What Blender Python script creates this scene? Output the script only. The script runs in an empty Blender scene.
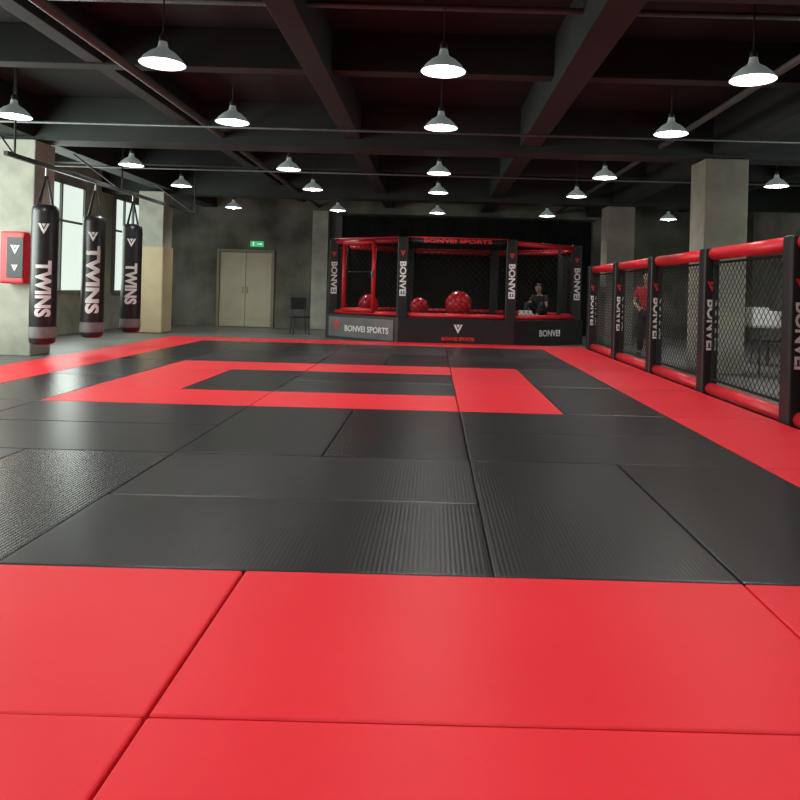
import bpy, bmesh, math, random
from mathutils import Vector, Matrix
random.seed(4)
S = bpy.context.scene
COL = S.collection
S.view_settings.view_transform = 'Standard'
S.view_settings.look = 'None'
S.view_settings.exposure = 0.0

# ------------------------------------------------------------------ materials
def pm(name, c1, c2=None, scale=4.0, rough=0.6, bump=0.0, bscale=30.0, metallic=0.0, emit=None, estr=0.0,
       detail=6.0, ribs=None, spec=0.5, rand=0.0):
    m = bpy.data.materials.new(name); m.use_nodes = True
    nt = m.node_tree; b = nt.nodes['Principled BSDF']
    tc = nt.nodes.new('ShaderNodeTexCoord')
    n = nt.nodes.new('ShaderNodeTexNoise'); n.inputs['Scale'].default_value = scale
    n.inputs['Detail'].default_value = detail
    nt.links.new(tc.outputs['Object'], n.inputs['Vector'])
    r = nt.nodes.new('ShaderNodeValToRGB')
    c2 = c2 or tuple(x*0.85 for x in c1)
    r.color_ramp.elements[0].position = 0.35; r.color_ramp.elements[1].position = 0.65
    r.color_ramp.elements[0].color = (*c1, 1); r.color_ramp.elements[1].color = (*c2, 1)
    nt.links.new(n.outputs['Fac'], r.inputs['Fac'])
    out = r.outputs['Color']
    b.inputs['Roughness'].default_value = rough
    if rand:
        oi = nt.nodes.new('ShaderNodeObjectInfo'); mr0 = nt.nodes.new('ShaderNodeMapRange')
        mr0.inputs['To Min'].default_value = 1-rand; mr0.inputs['To Max'].default_value = 1+rand
        nt.links.new(oi.outputs['Random'], mr0.inputs['Value'])
        hs = nt.nodes.new('ShaderNodeHueSaturation')
        nt.links.new(out, hs.inputs['Color']); nt.links.new(mr0.outputs[0], hs.inputs['Value'])
        out = hs.outputs['Color']
        ad = nt.nodes.new('ShaderNodeMath'); ad.operation = 'MULTIPLY'; ad.inputs[0].default_value = rough
        nt.links.new(mr0.outputs[0], ad.inputs[1]); nt.links.new(ad.outputs[0], b.inputs['Roughness'])
    nt.links.new(out, b.inputs['Base Color'])
    b.inputs['Metallic'].default_value = metallic
    b.inputs['Specular IOR Level'].default_value = spec
    if bump or ribs:
        bp = nt.nodes.new('ShaderNodeBump')
        if ribs:
            w = nt.nodes.new('ShaderNodeTexWave'); w.wave_type = 'BANDS'; w.bands_direction = ribs
            w.inputs['Scale'].default_value = 15; w.inputs['Distortion'].default_value = 0.0
            nt.links.new(tc.outputs['Object'], w.inputs['Vector'])
            nt.links.new(w.outputs['Fac'], bp.inputs['Height'])
            bp.inputs['Strength'].default_value = bump; bp.inputs['Distance'].default_value = 0.002
        else:
            n2 = nt.nodes.new('ShaderNodeTexNoise'); n2.inputs['Scale'].default_value = bscale
            n2.inputs['Detail'].default_value = 8
            nt.links.new(tc.outputs['Object'], n2.inputs['Vector'])
            nt.links.new(n2.outputs['Fac'], bp.inputs['Height'])
            bp.inputs['Strength'].default_value = bump; bp.inputs['Distance'].default_value = 0.02
        nt.links.new(bp.outputs['Normal'], b.inputs['Normal'])
    if emit:
        b.inputs['Emission Color'].default_value = (*emit, 1); b.inputs['Emission Strength'].default_value = estr
    return m

M_RED = pm('red_vinyl_mat', (0.75, 0.019, 0.033), (0.72, 0.017, 0.03), 1.5, 0.42, 0.06, ribs='DIAGONAL', spec=0.32, rand=.04)
M_BLKX = pm('black_vinyl_mat_cross', (0.017, 0.016, 0.017), (0.015, 0.014, 0.015), 1.2, 0.35, 0.19, ribs='X', spec=0.45, rand=.12, detail=2)
M_BLKY = pm('black_vinyl_mat_long', (0.021, 0.02, 0.021), (0.0185, 0.0175, 0.0185), 1.2, 0.29, 0.24, ribs='X', spec=0.56, rand=.12, detail=2)  # lengthwise mats: lighter base, part of their sheen painted into the colour
M_FLOOR = pm('screed_floor', (0.16, 0.16, 0.15), (0.1, 0.1, 0.095), 1.2, 0.4, 0.05)
M_CEIL = pm('dark_painted_ceiling', (0.009, 0.0135, 0.013), (0.014, 0.021, 0.0195), 1.0, 0.8, 0.1)
M_BEAM = pm('dark_painted_beam', (0.012, 0.018, 0.017), (0.019, 0.0275, 0.0255), 1.4, 0.65, 0.15)
M_CONC = pm('raw_concrete', (0.34, 0.33, 0.275), (0.22, 0.215, 0.175), 1.6, 0.85, 0.25, 14)
M_CONCL = pm('pale_concrete', (0.46, 0.47, 0.4), (0.32, 0.33, 0.28), 2.2, 0.85, 0.25, 14)
M_WALLB = pm('stained_concrete_wall', (0.25, 0.25, 0.205), (0.085, 0.087, 0.07), 0.9, 0.9, 0.3, 9)
M_BEIGE = pm('beige_pad', (0.54, 0.44, 0.27), (0.48, 0.39, 0.24), 3, 0.6)
M_PADR = pm('red_padding', (0.72, 0.02, 0.035), (0.6, 0.018, 0.03), 5, 0.4)
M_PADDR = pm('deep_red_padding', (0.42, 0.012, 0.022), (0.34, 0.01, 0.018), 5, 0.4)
M_PADB = pm('black_padding', (0.012, 0.012, 0.014), (0.018, 0.018, 0.02), 5, 0.45)
M_DARKBG = pm('backdrop_darkness', (0.011, 0.012, 0.012), (0.016, 0.017, 0.016), 3, 0.95, spec=.1)  # near-black colour standing in for the darkness behind the cage
M_WIRE = pm('black_wire', (0.012, 0.012, 0.012), (0.018, 0.018, 0.018), 9, 0.75, spec=.2)
M_STEEL = pm('dark_steel', (0.05, 0.05, 0.055), (0.08, 0.08, 0.08), 9, 0.4, metallic=0.6)
M_CHROME = pm('chrome', (0.6, 0.6, 0.6), (0.5, 0.5, 0.5), 9, 0.25, metallic=1.0)
M_SHADE = pm('enamel_shade', (0.6, 0.65, 0.63), (0.5, 0.55, 0.53), 6, 0.3, metallic=0.2, emit=(.8, 1, .95), estr=.09)
M_SHIN = pm('enamel_inside', (0.9, 0.9, 0.88), (0.85, 0.85, 0.83), 6, 0.4, emit=(1, 1, 0.95), estr=2.4)
M_BULB = pm('glowing_bulb', (1, 1, 1), (1, 1, 1), 1, 0.4, emit=(1, 1, 0.96), estr=20)
M_WHITE = pm('white_print', (0.8, 0.8, 0.8), (0.75, 0.75, 0.75), 8, 0.5)
M_REDP = pm('red_print', (0.8, 0.03, 0.03), (0.75, 0.03, 0.03), 8, 0.5)
M_GREYB = pm('grey_banner_cloth', (0.17, 0.17, 0.175), (0.12, 0.12, 0.125), 3, 0.6)
M_DOOR = pm('cream_door_paint', (0.62, 0.57, 0.43), (0.56, 0.51, 0.38), 2, 0.5)
M_FRAME = pm('door_frame_paint', (0.3, 0.27, 0.19), (0.26, 0.23, 0.16), 2, 0.5)
M_GREEN = pm('green_sign', (0.02, 0.4, 0.12), (0.02, 0.4, 0.12), 3, 0.4, emit=(0.1, 0.9, 0.35), estr=0.4)
M_SIGNW = pm('sign_pictogram', (0.9, 0.95, 0.9), (0.9, 0.95, 0.9), 3, 0.4, emit=(0.8, 1, 0.85), estr=0.6)
M_GLASS = pm('frosted_glass', (0.6, 0.66, 0.6), (0.5, 0.56, 0.5), 1.5, 0.3, emit=(0.86, 1.0, 0.9), estr=.85)
M_WFR = pm('window_frame_paint', (0.3, 0.32, 0.3), (0.25, 0.27, 0.25), 3, 0.5)
M_BAG = pm('black_leather', (0.014, 0.014, 0.016), (0.022, 0.022, 0.024), 12, 0.35, 0.1, 60)
M_BAND = pm('grey_bag_band', (0.2, 0.2, 0.2), (0.14, 0.14, 0.14), 8, 0.5)
M_BALL = pm('red_rubber', (0.75, 0.02, 0.04), (0.65, 0.02, 0.035), 8, 0.28)
M_SKIN = pm('skin', (0.52, 0.33, 0.24), (0.48, 0.3, 0.21), 9, 0.55)
M_HAIR = pm('black_hair', (0.012, 0.01, 0.01), (0.02, 0.017, 0.015), 40, 0.5)
M_TSH = pm('red_cotton', (0.6, 0.03, 0.05), (0.5, 0.025, 0.04), 12, 0.8)
M_DRK = pm('dark_cotton', (0.03, 0.03, 0.035), (0.02, 0.02, 0.024), 12, 0.8)
M_WOOD = pm('table_top', (0.35, 0.33, 0.3), (0.3, 0.28, 0.25), 5, 0.5)
M_PAPER = pm('white_carton', (0.8, 0.8, 0.79), (0.72, 0.72, 0.71), 5, 0.6)
M_PIPE = pm('galvanised_pipe', (0.12, 0.135, 0.13), (0.09, 0.105, 0.1), 5, 0.45, metallic=0.3)

# ------------------------------------------------------------------ helpers
def obj(name, me, mat=None, parent=None, loc=(0, 0, 0), rot=(0, 0, 0), label=None, cat=None, group=None, kind=None, smooth=False):
    o = bpy.data.objects.new(name, me); COL.objects.link(o)
    if mat is not None and me is not None and not len(me.materials): me.materials.append(mat)
    if smooth and me is not None:
        for p in me.polygons: p.use_smooth = True
    o.parent = parent; o.location = loc; o.rotation_euler = rot
    if label: o['label'] = label
    if cat: o['category'] = cat
    if group: o['group'] = group
    if kind: o['kind'] = kind
    return o
def empty(name, loc, label, cat, group=None, rot=(0, 0, 0), parent=None):
    o = obj(name, None, loc=loc, rot=rot, label=label, cat=cat, group=group, parent=parent); o.empty_display_size = 0.1
    return o
def bm2me(bm, name='m'):
    me = bpy.data.meshes.new(name); bm.normal_update(); bm.to_mesh(me); bm.free(); return me
def boxes(lst, bevel=0.0, seg=2):
    bm = bmesh.new()
    for b in lst:
        r = bmesh.ops.create_cube(bm, size=1.0)
        for v in r['verts']:
            v.co = Vector((b[0]+v.co.x*b[3], b[1]+v.co.y*b[4], b[2]+v.co.z*b[5]))
    if bevel: bmesh.ops.bevel(bm, geom=list(bm.edges), offset=bevel, segments=seg, affect='EDGES', profile=0.6)
    return bm2me(bm)
def add_tube(bm, p, q, r, n=10, r2=None):
    p = Vector(p); q = Vector(q); d = q-p; L = d.length
    if L < 1e-6: return
    M = Matrix.Translation((p+q)/2) @ d.to_track_quat('Z', 'Y').to_matrix().to_4x4()
    bmesh.ops.create_cone(bm, cap_ends=True, segments=n, radius1=r, radius2=(r if r2 is None else r2), depth=L, matrix=M)
def tubes(lst, n=10):
    bm = bmesh.new()
    for t in lst: add_tube(bm, t[0], t[1], t[2], n, t[3] if len(t) > 3 else None)
    return bm2me(bm)
def lathe(prof, n=32):
    bm = bmesh.new(); rings = []
    for (r, z) in prof:
        if r < 1e-5: rings.append([bm.verts.new((0, 0, z))])
        else: rings.append([bm.verts.new((r*math.cos(2*math.pi*i/n), r*math.sin(2*math.pi*i/n), z)) for i in range(n)])
    for a, b in zip(rings, rings[1:]):
        for i in range(n):
            j = (i+1) % n
            if len(a) == 1: bm.faces.new((a[0], b[i], b[j]))
            elif len(b) == 1: bm.faces.new((a[i], a[j], b[0]))
            else: bm.faces.new((a[i], a[j], b[j], b[i]))
    bmesh.ops.recalc_face_normals(bm, faces=bm.faces)
    return bm2me(bm)
def text_mesh(s, size, vertical=False, bold=0.006, extrude=0.002, fit=None):
    c = bpy.data.curves.new('t', 'FONT'); c.body = s; c.size = size
    c.align_x = 'CENTER'; c.align_y = 'CENTER'; c.extrude = extrude; c.offset = bold; c.resolution_u = 3
    o = bpy.data.objects.new('t', c); COL.objects.link(o)
    dg = bpy.context.evaluated_depsgraph_get()
    me = bpy.data.meshes.new_from_object(o.evaluated_get(dg))
    bpy.data.objects.remove(o)
    if fit:
        xs = [v.co.x for v in me.vertices]; w = max(xs)-min(xs)
        me.transform(Matrix.Scale(fit/w, 4, (1, 0, 0)))
    if vertical: me.transform(Matrix.Rotation(-math.pi/2, 4, 'Z'))
    me.transform(Matrix.Rotation(math.pi/2, 4, 'X'))
    me.materials.clear()
    return me
def wrap(me, r):
    bm = bmesh.new(); bm.from_mesh(me)
    for k in range(-10, 11):
        g = list(bm.verts)+list(bm.edges)+list(bm.faces)
        bmesh.ops.bisect_plane(bm, geom=g, plane_co=(k*0.02, 0, 0), plane_no=(1, 0, 0))
    for v in bm.verts:
        a = v.co.x/r; R = r-v.co.y+0.002
        v.co = Vector((R*math.sin(a), -R*math.cos(a), v.co.z))
    return bm2me(bm)
def chain(W, H, p=0.09, r=0.0045):
    bm = bmesh.new()
    def seg(a, b):
        a = Vector((a[0]-W/2, 0, a[1])); b = Vector((b[0]-W/2, 0, b[1]))
        if (b-a).length > 0.01: add_tube(bm, a, b, r, 4)
    c = -H
    while c < W:
        x0 = max(0, c); x1 = min(W, c+H); seg((x0, x0-c), (x1, x1-c)); c += p*1.414
    c = 0
    while c < W+H:
        x0 = max(0, c-H); x1 = min(W, c); seg((x0, c-x0), (x1, c-x1)); c += p*1.414
    return bm2me(bm)
def logo_mesh(s, t=0.004):
    bm = bmesh.new()
    polys = [[(-.5, .5), (-.28, .5), (0, -.1), (0, -.5)], [(.5, .5), (.28, .5), (0, -.1), (0, -.5)],
             [(-.17, .5), (.17, .5), (0, .12)]]
    for P in polys:
        a = [bm.verts.new((x*s, 0, z*s)) for x, z in P]
        bm.faces.new(a)
    r = bmesh.ops.extrude_face_region(bm, geom=list(bm.faces))
    for v in r['geom']:
        if isinstance(v, bmesh.types.BMVert): v.co.y -= t
    bmesh.ops.recalc_face_normals(bm, faces=bm.faces)
    return bm2me(bm)

# ------------------------------------------------------------------ room shell
FZ = -0.045
XL, XR, YF, YB, ZC = -8.2, 9.2, -5.0, 21.0, 4.05
cx, cy = (XL+XR)/2, (YF+YB)/2
obj('floor', boxes([(cx, cy, FZ-0.1, XR-XL+.6, YB-YF+.6, 0.2)]), M_FLOOR, kind='structure', label='bare grey screed floor around the mats')
obj('ceiling', boxes([(cx, cy, ZC+.1, XR-XL+.6, YB-YF+.6, 0.2)]), M_CEIL, kind='structure', label='black-painted industrial ceiling slab')
hz = (ZC+FZ)/2; hh = ZC-FZ
obj('wall_back', boxes([(cx, YB+.1, hz, XR-XL, .2, hh)]), M_WALLB, kind='structure', label='stained raw concrete wall with door')
obj('wall_front', boxes([(cx, YF-.1, hz, XR-XL, .2, hh)]), M_CONC, kind='structure')
obj('wall_left', boxes([(XL-.1, cy, hz, .2, YB-YF+.4, hh)]), M_CONCL, kind='structure')
obj('wall_right', boxes([(XR+.1, cy, hz, .2, YB-YF+.4, hh)]), M_CONC, kind='structure')
tn = 1
for (y, w, zb) in [(-1.2, .45, 3.35), (5.2, .45, 3.35), (8.3, .22, 3.6), (11.65, .5, 3.35), (15.1, .22, 3.6), (18.0, .5, 3.35), (1.9, .22, 3.6)]:
    obj('trim_%d' % tn, boxes([(cx, y, (zb+ZC)/2, XR-XL, w, ZC-zb)], .01), M_BEAM, kind='structure', label='dark painted cross beam'); tn += 1
for (x, w, zb) in [(-6.55, .4, 3.4), (-3.9, .2, 3.62), (-1.35, .26, 3.5), (1.45, .32, 3.45), (4.55, .45, 3.4), (7.1, .2, 3.62)]:
    obj('trim_%d' % tn, boxes([(x, cy, (zb+ZC)/2-.003, w, YB-YF, ZC-zb)], .01), M_BEAM, kind='structure', label='dark painted lengthwise beam'); tn += 1
obj('trim_%d' % tn, boxes([(-3.3, YB-.12, 1.66, .45, .24, 3.4)], .01), M_CONCL, kind='structure', label='pale concrete pilaster on the wall'); tn += 1
wn = 1
def window(x, sgn, y0, y1):
    global wn
    e = empty('window_%d' % wn, (x, (y0+y1)/2, 0.9), 'frosted daylight window in grey frame', 'window'); e['kind'] = 'structure'
    w = y1-y0; H = 2.4
    obj('window_frame', boxes([(.04*sgn, 0, 0, .08, w, .08), (.04*sgn, 0, H, .08, w, .08)]+[(.04*sgn, -w/2+w*i/4, H/2, .08, .06, H+.08) for i in range(5)]+[(.04*sgn, 0, H*.65, .06, w, .05)]), M_WFR, e)
    obj('window_pane', boxes([(.02*sgn, 0, H/2, .02, w-.05, H-.05)]), M_GLASS, e)
    wn += 1
for (y0, y1) in [(0.5, 4.2), (6.3, 10.6), (12.6, 16.8), (18.4, 20.6)]: window(XL, 1, y0, y1)
window(XR, -1, 6.5, 10.8)  # unseen window, added to light the fence and table side
d = empty('door_1', (-5.45, YB, FZ), 'cream double door with two plain leaves', 'door'); d['kind'] = 'structure'
obj('door_frame', boxes([(-.79, -.05, 1.08, .08, .1, 2.2), (.79, -.05, 1.08, .08, .1, 2.2), (0, -.05, 2.2, 1.66, .1, .08)], .008), M_FRAME, d)
for sx in (-1, 1):
    lf = obj('door_leaf', boxes([(sx*.373, -.03, 1.08, .735, .05, 2.14)], .008), M_DOOR, d)
    obj('door_panel_molding', boxes([(sx*.373, -.058, 1.08, .5, .01, 1.7)], .004), M_DOOR, lf)
    obj('door_handle', tubes([((sx*.06, -.055, 1.05), (sx*.06, -.1, 1.05), .012), ((sx*.06, -.1, .98), (sx*.06, -.1, 1.16), .012)]), M_CHROME, lf)
s = empty('exit_sign', (-5.15, YB-.002, 2.36), 'small green lit emergency sign above the double door', 'sign')
obj('sign_box', boxes([(0, -.03, 0, .38, .05, .16)], .006), M_GREEN, s)
obj('running_figure', boxes([(-.1, -.058, .045, .025, .004, .025), (-.1, -.058, .01, .03, .004, .06), (-.11, -.058, -.04, .015, .004, .05), (-.085, -.058, -.03, .03, .004, .015)]), M_SIGNW, s)
obj('arrow', boxes([(.06, -.058, 0, .12, .004, .02), (.12, -.058, 0, .02, .004, .06)]), M_SIGNW, s)
c = empty('darkness_sheet', (.9, YB-.06, FZ), 'tall black cloth standing in for the darkness behind the cage', 'dark_sheet')  # black sheet added in place of plain darkness behind the cage
bm = bmesh.new(); prev = None
for i in range(141):
    x = -3.6+7.2*i/140; y = .012*math.sin(i*.5)+.008*math.sin(i*1.3)
    a = bm.verts.new((x, y, 0.02)); b2 = bm.verts.new((x, y, 3.3))
    if prev: bm.faces.new((prev[0], a, b2, prev[1]))
    prev = (a, b2)
obj('sheet', bm2me(bm), M_DARKBG, c, smooth=True)
obj('sheet_rail', tubes([((-3.7, 0, 3.33), (3.7, 0, 3.33), .025)]), M_STEEL, c)

def column(x0, x1, y0, y1, lab, mat=M_CONCL):
    e = empty('column', ((x0+x1)/2, (y0+y1)/2, FZ), lab, 'column')
    w, dd = x1-x0, y1-y0
    obj('shaft', boxes([(0, 0, 1.69, w, dd, 3.38)], .02), mat, e)
    return e
column(4.2, 4.88, 11.35, 12.0, 'square raw pale concrete column behind the fence', M_CONC)
column(4.2, 4.88, 17.75, 18.4, 'square raw concrete column behind the fence', M_CONC)
column(-6.95, -6.27, 11.3, 11.9, 'square pale concrete column beside the punching bags')
k = column(-7.08, -6.48, 17.25, 17.85, 'concrete column with beige padded lower part')
obj('column_pad', boxes([(0, 0, 1.04, .66, .66, 2.06)], .03), M_BEIGE, k, label='beige padding wrap')
p = empty('wall_striking_pad', (-6.47, 11.28, 1.1), 'red and black striking pad with white emblem mounted on column', 'punching pad')
obj('pad', boxes([(0, -.1, .38, .38, .18, .8)], .04, 3), M_PADR, p)
obj('shield', boxes([(.05, -.195, .38, .25, .01, .62)], .004), M_PADB, p)
obj('emblem', logo_mesh(.14), M_WHITE, p, loc=(.05, -.2, .5))
obj('emblem', logo_mesh(.1), M_WHITE, p, loc=(.05, -.2, .22))
obj('mount_bracket', boxes([(0, -.004, .38, .2, .008, .6)]), M_STEEL, p)

# ------------------------------------------------------------------ mats
TH = 0.04
me_w = {}
def mat_mesh(w, d_, m):
    key = (w, d_, m.name)
    if key not in me_w:
        me = boxes([(0, 0, -TH/2, w-.007, d_-.007, TH)], .011, 3)
        me.materials.append(m); me_w[key] = me
    return me_w[key]
def mat(x0, y0, w, d_, col):
    m = M_RED if col == 'r' else (M_BLKX if w > d_ else M_BLKY)
    lab = {'r': 'red vinyl judo mat with fine woven texture', 'b': 'black vinyl judo mat with fine ribbed texture'}[col]
    grp = 'red judo mats' if col == 'r' else 'black judo mats'
    j = .0025
    obj('judo_mat', mat_mesh(w, d_, m), None, loc=(x0+w/2+random.uniform(-j, j), y0+d_/2+random.uniform(-j, j), 0), label=lab, cat='mat', group=grp)
for r in range(3):
    for i in range(5): mat(-6.73+2*i, 1.91-r, 2, 1, 'r')
for i in range(6):
    mat(-5.73, 2.91+2*i, 1, 2, 'r'); mat(2.27, 2.91+2*i, 1, 2, 'r')
mat(-5.73, 14.91, 1, 1, 'r')
for i in range(4): mat(-4.73+2*i, 14.91, 2, 1, 'r')
def block(x, y, o):
    if o == 'h': mat(x, y, 2, 1, 'b'); mat(x, y+1, 2, 1, 'b')
    else: mat(x, y, 1, 2, 'b'); mat(x+1, y, 1, 2, 'b')
for i in range(6): mat(-4.73, 2.91+2*i, 1, 2, 'b')
block(-3.73, 2.91, 'v'); block(-1.73, 2.91, 'h'); block(.27, 2.91, 'v')
block(-3.73, 4.91, 'h'); block(-1.73, 4.91, 'v'); block(.27, 4.91, 'h')
for y in (6.91, 8.91): mat(1.27, y, 1, 2, 'b')
block(-3.73, 10.91, 'h'); block(-1.73, 10.91, 'v'); block(.27, 10.91, 'h')
block(-3.73, 12.91, 'v'); block(-1.73, 12.91, 'h'); block(.27, 12.91, 'v')
for y in (6.91, 9.91):
    mat(-3.73, y, 2, 1, 'r'); mat(-1.73, y, 2, 1, 'r')
mat(-3.73, 7.91, 1, 2, 'r'); mat(.27, 6.91, 1, 2, 'r'); mat(.27, 8.91, 1, 2, 'r')
mat(-2.73, 7.91, 1, 2, 'b'); mat(-1.73, 7.91, 2, 1, 'b'); mat(-1.73, 8.91, 2, 1, 'b')

# ------------------------------------------------------------------ lamps
me_shade = lathe([(.035, .2), (.045, .15), (.06, .13), (.11, .10), (.165, .05), (.2, 0), (.203, -.004)], 36)
me_in = lathe([(.001, .145), (.04, .14), (.055, .12), (.105, .092), (.16, .043), (.197, -.004)], 36)
me_sock = lathe([(.0001, .27), (.02, .265), (.035, .24), (.036, .19), (.03, .18)], 20)
me_bulb = lathe([(.0001, -.035), (.03, -.028), (.05, 0), (.048, .03), (.03, .07), (.018, .1), (.018, .14)], 20)
me_cord = tubes([((0, 0, .26), (0, 0, ZC-3.12-.02), .007)], 6)
me_rose = lathe([(.0001, ZC-3.12), (.05, ZC-3.12), (.05, ZC-3.14), (.02, ZC-3.18), (.0001, ZC-3.18)], 16)
def lamp(x, y, P=46):
    e = empty('pendant_lamp', (x, y, 3.12), 'lit enamel bell pendant lamp hanging on a cord', 'lamp', group='pendant lamps over the mats')
    obj('lamp_shade', me_shade, M_SHADE, e, smooth=True)
    obj('shade_lining', me_in, M_SHIN, e, smooth=True)
    obj('socket', me_sock, M_STEEL, e, smooth=True)
    obj('bulb', me_bulb, M_BULB, e, smooth=True)
    obj('cord', me_cord, M_STEEL, e)
    obj('ceiling_rose', me_rose, M_STEEL, e)
    l = bpy.data.lights.new('lamp_light', 'SPOT'); l.energy = P*2; l.spot_size = math.radians(145); l.spot_blend = .8
    l.shadow_soft_size = .14; l.color = (1, .98, .92)
    lo = bpy.data.objects.new('lamp_light', l); COL.objects.link(lo); lo.parent = e; lo.location = (0, 0, -.06)
for y in (0.8, 3.1, 6.53, 8.79, 12.2, 14.62, 18.42):  # nearest rows are unseen, added to light the foreground mats
    for x in (-5.15, -2.5, .03, 2.82): lamp(x, y, 50 if y < 5 else 44)
for y in (9.3, 12.6, 14.62, 18.42): lamp(5.9, y, 55)  # the nearest one is unseen, added to brighten the table area

def conduit(pts, r, nm, lab):
    obj(nm, tubes([(a, b, r) for a, b in zip(pts, pts[1:])]), M_PIPE, label=lab, cat='pipe', smooth=True)
conduit([(XL+.01, 9.9, 3.3), (XR-.01, 9.9, 3.3)], .018, 'conduit', 'thin metal conduit under the ceiling beams')
conduit([(XL+.01, 13.6, 3.3), (XR-.01, 13.6, 3.3)], .018, 'conduit', 'thin metal conduit under the ceiling beams')
conduit([(-3.4, YF+.01, 3.5), (-3.4, YB-.01, 3.5)], .05, 'sprinkler_pipe', 'dark round sprinkler pipe under the ceiling')
conduit([(3.5, YF+.01, 3.5), (3.5, YB-.01, 3.5)], .04, 'sprinkler_pipe', 'dark round sprinkler pipe under the ceiling')
conduit([(XL+.01, 6.6, 3.72), (XR-.01, 6.6, 3.72)], .03, 'conduit', 'thin metal conduit under the ceiling beams')

# ------------------------------------------------------------------ punching bags
RB = .175
rk = empty('bag_rack', (-5.6, 0, 0), 'black steel overhead bar carrying the punching bags', 'rack')
obj('bar', boxes([(0, 13.2, 2.78, .06, 7.6, .06)], .006), M_STEEL, rk)
for y in (9.6, 12.9, 16.8):
    obj('hanger_rod', tubes([((0, y, 2.8), (0, y, ZC), .015)]), M_STEEL, rk)
    obj('side_brace', tubes([((0, y, 2.78), (-.95 if y > 11 else -.5, y, 3.45), .015)]), M_STEEL, rk)
prof = [(.0001, 0), (.12, .005), (.165, .03), (RB, .09), (RB+.004, .5), (RB, 1.0), (RB+.002, 1.5), (RB, 1.9), (.165, 1.97), (.12, 2.0), (.0001, 2.0)]
for (y, tw, tz_, lab) in [(10.4, .8, .8, 'long black leather punching bag beside the concrete column'), (11.9, 1.1, .95, 'long black leather punching bag with big white letters'), (13.4, .75, .9, 'long black leather punching bag with white letters')]:
    e = empty('punching_bag', (-5.6, y, .22), lab, 'punching bag', group='heavy bags on the rack', rot=(0, 0, math.atan2(5.6, y)*0.8))
    obj('bag_body', lathe(prof, 36), M_BAG, e, smooth=True)
    obj('bag_band', lathe([(RB+.006, .1), (RB+.009, .12), (RB+.009, .24), (RB+.006, .26)], 36), M_BAND, e, smooth=True)
    for i in range(4):
        a = math.pi/4+i*math.pi/2
        obj('hanging_strap', tubes([((.15*math.cos(a), .15*math.sin(a), 1.9), (.012*math.cos(a), .012*math.sin(a), 2.42), .014)], 6), M_BAG, e)
    obj('swivel_hook', tubes([((0, 0, 2.4), (0, 0, 2.528), .018)]), M_CHROME, e)
    obj('lettering', wrap(text_mesh('TWINS', .27, True, .012, fit=tw), RB+.004), M_WHITE, e, loc=(0, 0, tz_))
    obj('emblem', wrap(logo_mesh(.15), RB+.004), M_WHITE, e, loc=(0, 0, 1.65))

# ------------------------------------------------------------------ side fence
FX = 3.4
posts = [4.6, 6.8, 8.97, 11.15, 13.35, 15.55]
me_post = boxes([(0, 0, .9, .2, .2, 1.8)], .035, 3)
me_pt = text_mesh('BONVEI', .16, True, .005, fit=.62)
me_pt2 = text_mesh('BONVEI', .19, True, .006, fit=.76)
me_lg = logo_mesh(.12)
fence = empty('padded_fence', (FX, 4.6, FZ), 'red and black padded chain-link fence along the mats', 'fence')
for y in posts:
    e = obj('fence_post', me_post, M_PADB, fence, loc=(0, y-4.6, 0), label='black padded post with white lettering')
    obj('lettering', me_pt, M_WHITE, e, loc=(0.0, -.101, .86))
    obj('emblem', me_lg, M_REDP, e, loc=(0, -.101, 1.33))
for a, b in zip(posts, posts[1:]):
    L = b-a-.2
    e = obj('fence_panel', chain(L-.02, 1.45, .075, .0042), M_WIRE, fence, loc=(.02, (a+b)/2-4.6, .18), rot=(0, 0, math.pi/2), label='chain-link panel with red padded rails')
    obj('top_rail_pad', tubes([((-L/2, 0, 1.55), (L/2, 0, 1.55), .075)], 20), M_PADR, e, smooth=True)
    obj('bottom_rail_pad', tubes([((-L/2, 0, -.1), (L/2, 0, -.1), .075)], 20), M_PADR, e, smooth=True)
    obj('panel_frame', tubes([((-L/2+.02, 0, -.08), (-L/2+.02, 0, 1.52), .018), ((L/2-.02, 0, -.08), (L/2-.02, 0, 1.52), .018), ((-L/2, 0, .02), (L/2, 0, .02), .015), ((-L/2, 0, 1.44), (L/2, 0, 1.44), .015)]), M_WIRE, e)

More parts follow.
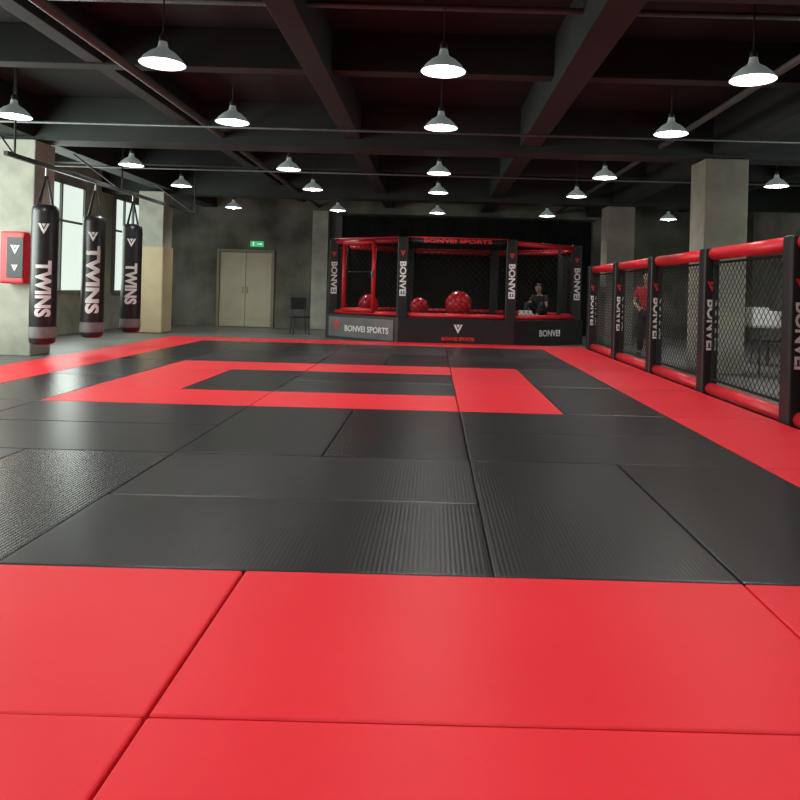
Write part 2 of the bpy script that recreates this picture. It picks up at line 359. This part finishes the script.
# ------------------------------------------------------------------ fight cage
CX, CY = .5, 18.35; HP = .58
ap = 1.2; bb = 2.9; SQ = .79
V = [(-ap, -bb), (ap, -bb), (bb, -ap), (bb, ap), (ap, bb), (-ap, bb), (-bb, ap), (-bb, -ap)]
V = [(x, y*SQ) for x, y in V]
cage = empty('fight_cage', (CX, CY, FZ), 'octagonal chain-link fighting cage on a black raised platform', 'cage')
bm = bmesh.new()
vb = [bm.verts.new((x*1.06, y*1.06, 0)) for x, y in V]; vt = [bm.verts.new((x*1.06, y*1.06, HP)) for x, y in V]
bm.faces.new(vt); bm.faces.new(vb[::-1])
for i in range(8): bm.faces.new((vb[i], vb[(i+1) % 8], vt[(i+1) % 8], vt[i]))
bmesh.ops.recalc_face_normals(bm, faces=bm.faces)
obj('platform', bm2me(bm), M_PADB, cage)
CH = 1.78
for i in range(8):
    a = Vector((*V[i], 0)); b = Vector((*V[(i+1) % 8], 0)); mid = (a+b)/2; dd = b-a; L = dd.length; ang = math.atan2(dd.y, dd.x)
    front = i in (0, 1, 7)
    pa = obj('cage_post', boxes([(0, 0, CH/2, .24, .2, CH+.03)], .035, 3), M_PADB, cage, loc=(a.x, a.y, HP))
    if i in (0, 1, 2, 7):
        obj('lettering', me_pt2, M_WHITE, pa, loc=(0, -.101, .86)); obj('emblem', me_lg, M_REDP, pa, loc=(0, -.101, 1.42))
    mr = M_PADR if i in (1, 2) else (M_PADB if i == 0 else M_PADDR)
    rl = obj('top_rail_pad', tubes([((-L/2+.09, 0, 0), (L/2-.09, 0, 0), .06)], 16), mr, cage, loc=(mid.x, mid.y, HP+CH-.07), rot=(0, 0, ang), smooth=True)
    if i == 0: obj('lettering', text_mesh('BONVEI SPORTS', .12, bold=.003, fit=1.5), M_REDP, rl, loc=(0, -.062, 0))
    if i in (0, 7, 4, 5, 3, 6): obj('top_trim', tubes([((-L/2+.09, 0, .075), (L/2-.09, 0, .075), .018)], 10), M_PADR, rl, smooth=True)
    obj('bottom_rail_pad', tubes([((-L/2+.09, 0, 0), (L/2-.09, 0, 0), .055)], 16), M_PADR, cage, loc=(mid.x, mid.y, HP+.06), rot=(0, 0, ang), smooth=True)
    obj('chain_link', chain(L-.16, CH-.2, .1 if front else .13, .0055), M_WIRE, cage, loc=(mid.x, mid.y, HP+.1), rot=(0, 0, ang))
a = Vector((*V[7], 0)); b = Vector((*V[0], 0)); dd = (b-a).normalized(); mid = a+(b-a)*.38; ang = math.atan2(dd.y, dd.x)
w = .95; zt = CH-.1
dr = obj('cage_door', tubes([((-w/2, 0, .12), (-w/2, 0, zt), .05), ((w/2, 0, .12), (w/2, 0, zt), .05), ((-w/2, 0, .12), (w/2, 0, .12), .05), ((-w/2, 0, zt), (w/2, 0, zt), .05)], 14), M_PADR, cage, loc=(mid.x, mid.y-.09, HP), rot=(0, 0, ang), label='red padded door frame', smooth=True)
obj('door_brace', tubes([((-w/2, 0, 1.0), (w/2, 0, 1.0), .018)]), M_WIRE, dr)
obj('door_latch', boxes([(w/2, -.05, .95, .05, .04, .16)], .006), M_STEEL, dr)
fy = -bb*SQ*1.06-.006
ban = obj('banner', boxes([(0, 0, .29, 2.05, .01, .46)], .002), M_GREYB, cage, label='grey banner with emblem and lettering')
ma = (a+b)/2*1.06; nrm = Vector((dd.y, -dd.x, 0)); ban.location = (ma.x+nrm.x*.012, ma.y+nrm.y*.012, 0); ban.rotation_euler = (0, 0, ang)
obj('lettering', text_mesh('BONVEI SPORTS', .19, bold=.004), M_WHITE, ban, loc=(.2, -.008, .26))
obj('emblem', logo_mesh(.22), M_REDP, ban, loc=(-.75, -.008, .3))
obj('lettering', text_mesh('BONVEI SPORTS', .1, bold=.003), M_REDP, cage, loc=(.05, fy, .14))
obj('emblem', logo_mesh(.2), M_WHITE, cage, loc=(.05, fy, .36))
a2 = Vector((*V[1], 0)); b2 = Vector((*V[2], 0)); d2 = (b2-a2).normalized(); m2 = (a2+b2)/2*1.06; an2 = math.atan2(d2.y, d2.x); n2 = Vector((d2.y, -d2.x, 0))
obj('lettering', text_mesh('BONVEI', .2, bold=.004), M_WHITE, cage, loc=(m2.x+n2.x*.01, m2.y+n2.y*.01, .28), rot=(0, 0, an2))

def ball(x, y, r, lab):
    e = obj('exercise_ball', lathe([(r*math.sin(math.pi*i/24) if 0 < i < 24 else 0.0, r-r*math.cos(math.pi*i/24)) for i in range(25)], 36), M_BALL, loc=(x, y, HP+FZ), label=lab, cat='ball', group='exercise balls in the cage', smooth=True)
    bm = bmesh.new()
    for kx in range(-2, 3):
        z = r+kx*r*.22; rr = math.sqrt(max(0, r*r-(z-r)**2))+.002
        pts = [Vector((rr*math.cos(t*math.pi/16), rr*math.sin(t*math.pi/16), z)) for t in range(33)]
        for p_, q_ in zip(pts, pts[1:]): add_tube(bm, p_, q_, .005, 5)
    obj('grip_rib', bm2me(bm), M_BALL, e)
ball(.58, 16.95, .31, 'large shiny red exercise ball on cage floor')
ball(-.35, 17.6, .22, 'smaller red exercise ball on cage floor')
ball(-1.6, 17.75, .24, 'red exercise ball behind the cage door')
tw = empty('folded_towel', (2.15, 16.85, HP+FZ), 'white folded towels stacked on the cage floor', 'towel')
obj('towel_cloth', boxes([(0, 0, .04, .36, .24, .075), (.01, 0, .115, .34, .23, .07), (-.01, .01, .18, .3, .22, .06)], .02, 3), M_PAPER, tw)

# ------------------------------------------------------------------ chairs, table
def chair(x, y, rz, lab):
    e = empty('chair', (x, y, FZ), lab, 'chair', rot=(0, 0, rz))
    obj('seat', boxes([(0, 0, .45, .42, .42, .05)], .018, 3), M_DRK, e)
    obj('backrest', boxes([(0, .2, .78, .4, .03, .3)], .014, 3), M_DRK, e)
    for sx in (-1, 1):
        for sy in (-1, 1):
            obj('leg', tubes([((sx*.17, sy*.17, .43), (sx*.2, sy*.2, 0), .013)]), M_STEEL, e)
        obj('back_post', tubes([((sx*.16, .18, .45), (sx*.16, .2, .9), .011)]), M_STEEL, e)
chair(-3.35, 18.2, .4, 'black metal chair by the cage platform')
chair(5.45, 10.6, math.pi+.2, 'black metal chair in front of the table')
chair(6.3, 10.7, math.pi-.2, 'black metal chair in front of the table')
chair(6.1, 13.2, .3, 'black metal chair behind the table')
t = empty('folding_table', (6.3, 11.75, FZ), 'long folding table with white cartons on top', 'table')
obj('table_top', boxes([(0, 0, .76, 2.6, .8, .035)], .008), M_WOOD, t)
for sx in (-1, 1):
    for sy in (-1, 1): obj('leg', tubes([((sx*1.15, sy*.32, .745), (sx*1.15, sy*.34, 0), .018)]), M_STEEL, t)
tz = FZ+.778
for i, (dx, dy, w, h) in enumerate([(-1.1, -.1, .26, .28), (-.8, .05, .28, .22), (-.48, -.1, .26, .34), (-.15, 0, .32, .26), (.25, -.05, .28, .3), (.62, .05, .3, .2), (1.0, 0, .3, .3)]):
    e = empty('carton', (6.3+dx, 11.75+dy, tz), 'small white cardboard carton standing on the table', 'box', group='cartons on the table')
    obj('carton_body', boxes([(0, 0, h/2, w, .26, h)], .005), M_PAPER, e)
    obj('carton_flap', boxes([(0, 0, h+.004, w*.98, .25, .006)]), M_PAPER, e)

# ------------------------------------------------------------------ people
def skin(name, vs, es, m, parent, sub=2):
    me = bpy.data.meshes.new('sk'); me.from_pydata([v[0] for v in vs], es, [])
    o = bpy.data.objects.new('sk', me); COL.objects.link(o)
    sk = o.modifiers.new('s', 'SKIN'); sb = o.modifiers.new('b', 'SUBSURF'); sb.levels = sub; sb.render_levels = sub
    for i, v in enumerate(vs):
        r = v[1]; me.skin_vertices[0].data[i].radius = (r, r) if not isinstance(r, tuple) else r
        me.skin_vertices[0].data[i].use_root = (i == 0)
    dg = bpy.context.evaluated_depsgraph_get()
    m2 = bpy.data.meshes.new_from_object(o.evaluated_get(dg)); bpy.data.objects.remove(o)
    m2.materials.clear()
    return obj(name, m2, m, parent, smooth=True)
def person(loc, rz, J, top, bottom, lab, topname):
    e = empty('person', loc, lab, 'person', rot=(0, 0, rz))
    G = lambda n: Vector(J[n])
    vs = [(G('pelvis'), .11), (G('spine'), .105), (G('chest'), .12), (G('neckb'), .06), (G('neck'), .05), (G('h1'), .065), (G('h2'), .085), (G('h3'), .085), (G('h4'), .055)]
    es = [(0, 1), (1, 2), (2, 3), (3, 4), (4, 5), (5, 6), (6, 7), (7, 8)]
    def add(p, r, to):
        vs.append((Vector(p), r)); es.append((to, len(vs)-1)); return len(vs)-1
    for s_ in ('L', 'R'):
        sh = add(G('sh'+s_), .055, 2); el = add(G('el'+s_), .042, sh); wr = add(G('wr'+s_), .027, el)
        d_ = (G('wr'+s_)-G('el'+s_)).normalized(); side = d_.cross(Vector((0, 1, 0.3))).normalized(); dn = d_.cross(side)
        pm_ = add(G('wr'+s_)+d_*.07, .03, wr)
        for k_, (o_, L_) in enumerate([(-.03, .06), (-.01, .075), (.01, .07), (.03, .055)]):
            f1 = add(G('wr'+s_)+d_*(.09+L_*.5)+side*o_, .009, pm_)
            add(G('wr'+s_)+d_*(.09+L_*.85)+side*o_*1.1+dn*.025, .008, f1)
        sg = -1 if s_ == 'L' else 1
        th = add(G('wr'+s_)+d_*.05+side*.045*sg, .01, wr); add(G('wr'+s_)+d_*.09+side*.06*sg, .008, th)
        hp = add(G('hip'+s_), .085, 0); kn = add(G('kn'+s_), .055, hp); an = add(G('an'+s_), .036, kn); add(G('toe'+s_), .028, an)
    body = skin('body', vs, es, M_SKIN, e)
    fwd = Vector(J.get('face', (0, -1, 0))).normalized(); hc = (G('h2')+G('h3'))/2
    upv = (G('h4')-G('h1')).normalized(); rt = fwd.cross(upv)
    obj('nose', tubes([(hc+fwd*.08+upv*.01, hc+fwd*.105-upv*.02, .006, .013)], 8), M_SKIN, body)
    obj('mouth', tubes([(hc+fwd*.078-upv*.045-rt*.02, hc+fwd*.078-upv*.045+rt*.02, .005)], 6), M_TSH, body)
    for sg in (-1, 1):
        obj('eye', tubes([(hc+fwd*.074+rt*.03*sg+upv*.012, hc+fwd*.084+rt*.03*sg+upv*.012, .009)], 8), M_HAIR, body)
        obj('ear', tubes([(hc+rt*.078*sg-upv*.02, hc+rt*.09*sg+upv*.025, .014)], 8), M_SKIN, body)
    bm = bmesh.new(); bmesh.ops.create_uvsphere(bm, u_segments=20, v_segments=14, radius=.1)
    dele = [v for v in bm.verts if v.co.dot(fwd) > .035 and v.co.dot(upv) < .045 or v.co.dot(upv) < -.05]
    bmesh.ops.delete(bm, geom=dele, context='VERTS')
    obj('hair', bm2me(bm), M_HAIR, body, loc=hc+upv*.02-fwd*.008, smooth=True)
    tv = [(G('pelvis'), .135), (G('spine'), .13), (G('chest'), .145), (G('neckb')-Vector((0, 0, .03)), .08)]
    te = [(0, 1), (1, 2), (2, 3)]
    for s_ in ('L', 'R'):
        tv.append((G('sh'+s_), .072)); te.append((2, len(tv)-1)); tv.append((G('sh'+s_).lerp(G('el'+s_), .65), .062)); te.append((len(tv)-2, len(tv)-1))
    skin(topname, tv, te, top, e)
    tv = [(G('pelvis'), .125)]; te = []
    for s_ in ('L', 'R'):
        tv.append((G('hip'+s_), .1)); te.append((0, len(tv)-1)); tv.append((G('kn'+s_), .075)); te.append((len(tv)-2, len(tv)-1))
        tv.append((G('kn'+s_).lerp(G('an'+s_), .9), .058)); te.append((len(tv)-2, len(tv)-1))
    skin('trousers', tv, te, bottom, e)
    for s_ in ('L', 'R'):
        skin('shoe', [(G('an'+s_)-Vector((0, 0, .02)), .045), (G('an'+s_).lerp(G('toe'+s_), .5), .043), (G('toe'+s_), .036)], [(0, 1), (1, 2)], M_DRK, e)
    return e
J1 = dict(pelvis=(0, 0, .9), spine=(0, 0, 1.06), chest=(0, -.03, 1.24), neckb=(0, -.05, 1.38), neck=(0, -.08, 1.44), h1=(0, -.11, 1.49), h2=(0, -.125, 1.54), h3=(0, -.12, 1.6), h4=(0, -.1, 1.64),
          shL=(-.17, -.02, 1.33), elL=(-.25, 0, 1.06), wrL=(-.15, -.2, .98), shR=(.17, -.02, 1.33), elR=(.25, 0, 1.06), wrR=(.14, -.2, 1.0),
          hipL=(-.09, 0, .86), knL=(-.12, -.02, .48), anL=(-.13, .02, .085), toeL=(-.15, -.12, .04), hipR=(.09, 0, .86), knR=(.11, -.04, .48), anR=(.12, 0, .085), toeR=(.14, -.14, .04), face=(0, -.9, -.35))
person((4.16, 14.1, FZ), -.4, J1, M_TSH, M_DRK, 'standing person in red t-shirt looking down behind the fence', 't_shirt')
J2 = dict(pelvis=(0, .05, .13), spine=(0, .06, .28), chest=(0, .0, .44), neckb=(0, -.05, .57), neck=(0, -.07, .62), h1=(0, -.1, .66), h2=(0, -.12, .71), h3=(0, -.12, .77), h4=(0, -.1, .81),
          shL=(-.17, -.02, .52), elL=(-.23, -.16, .32), wrL=(-.16, -.34, .24), shR=(.17, -.02, .52), elR=(.23, -.16, .32), wrR=(.14, -.36, .2),
          hipL=(-.1, 0, .12), knL=(-.2, -.38, .38), anL=(-.13, -.55, .085), toeL=(-.15, -.68, .04), hipR=(.1, 0, .12), knR=(.2, -.38, .38), anR=(.13, -.55, .085), toeR=(.15, -.68, .04), face=(0, -.8, -.5))
person((2.6, 17.75, HP+FZ), -.5, J2, M_DRK, M_DRK, 'person in dark clothes sitting on cage floor, knees raised', 'jacket')

# ------------------------------------------------------------------ daylight through the left windows and the added right one
for (x, rz, y0, y1, E) in [(XL+.15, -1, 0.5, 4.2, 60), (XL+.15, -1, 6.3, 10.6, 330), (XL+.15, -1, 12.6, 16.8, 110), (XR-.15, 1, 6.5, 10.8, 100)]:
    l = bpy.data.lights.new('window_daylight', 'AREA'); l.shape = 'RECTANGLE'; l.size = y1-y0; l.size_y = 2.2; l.energy = E; l.color = (.9, 1, .92)
    o = bpy.data.objects.new('window_daylight', l); COL.objects.link(o); o.location = (x, (y0+y1)/2, 2.1)
    o.rotation_euler = (math.pi/2, 0, rz*math.pi/2)

W = bpy.data.worlds.new('w'); S.world = W; W.use_nodes = True
W.node_tree.nodes['Background'].inputs[0].default_value = (.5, .55, .55, 1); W.node_tree.nodes['Background'].inputs[1].default_value = .3

# ------------------------------------------------------------------ camera
cam = bpy.data.cameras.new('camera'); co = bpy.data.objects.new('camera', cam); COL.objects.link(co)
cam.sensor_width = 36; cam.lens = 725/800*36; cam.shift_x = -34/800; cam.shift_y = -109/800; cam.clip_end = 100; cam.clip_start = .05
roll = .027
co.matrix_world = Matrix.Translation((0, 0, 1.14)) @ Matrix.Rotation(math.pi/2, 4, 'X') @ Matrix.Rotation(roll, 4, 'Z')
S.camera = co
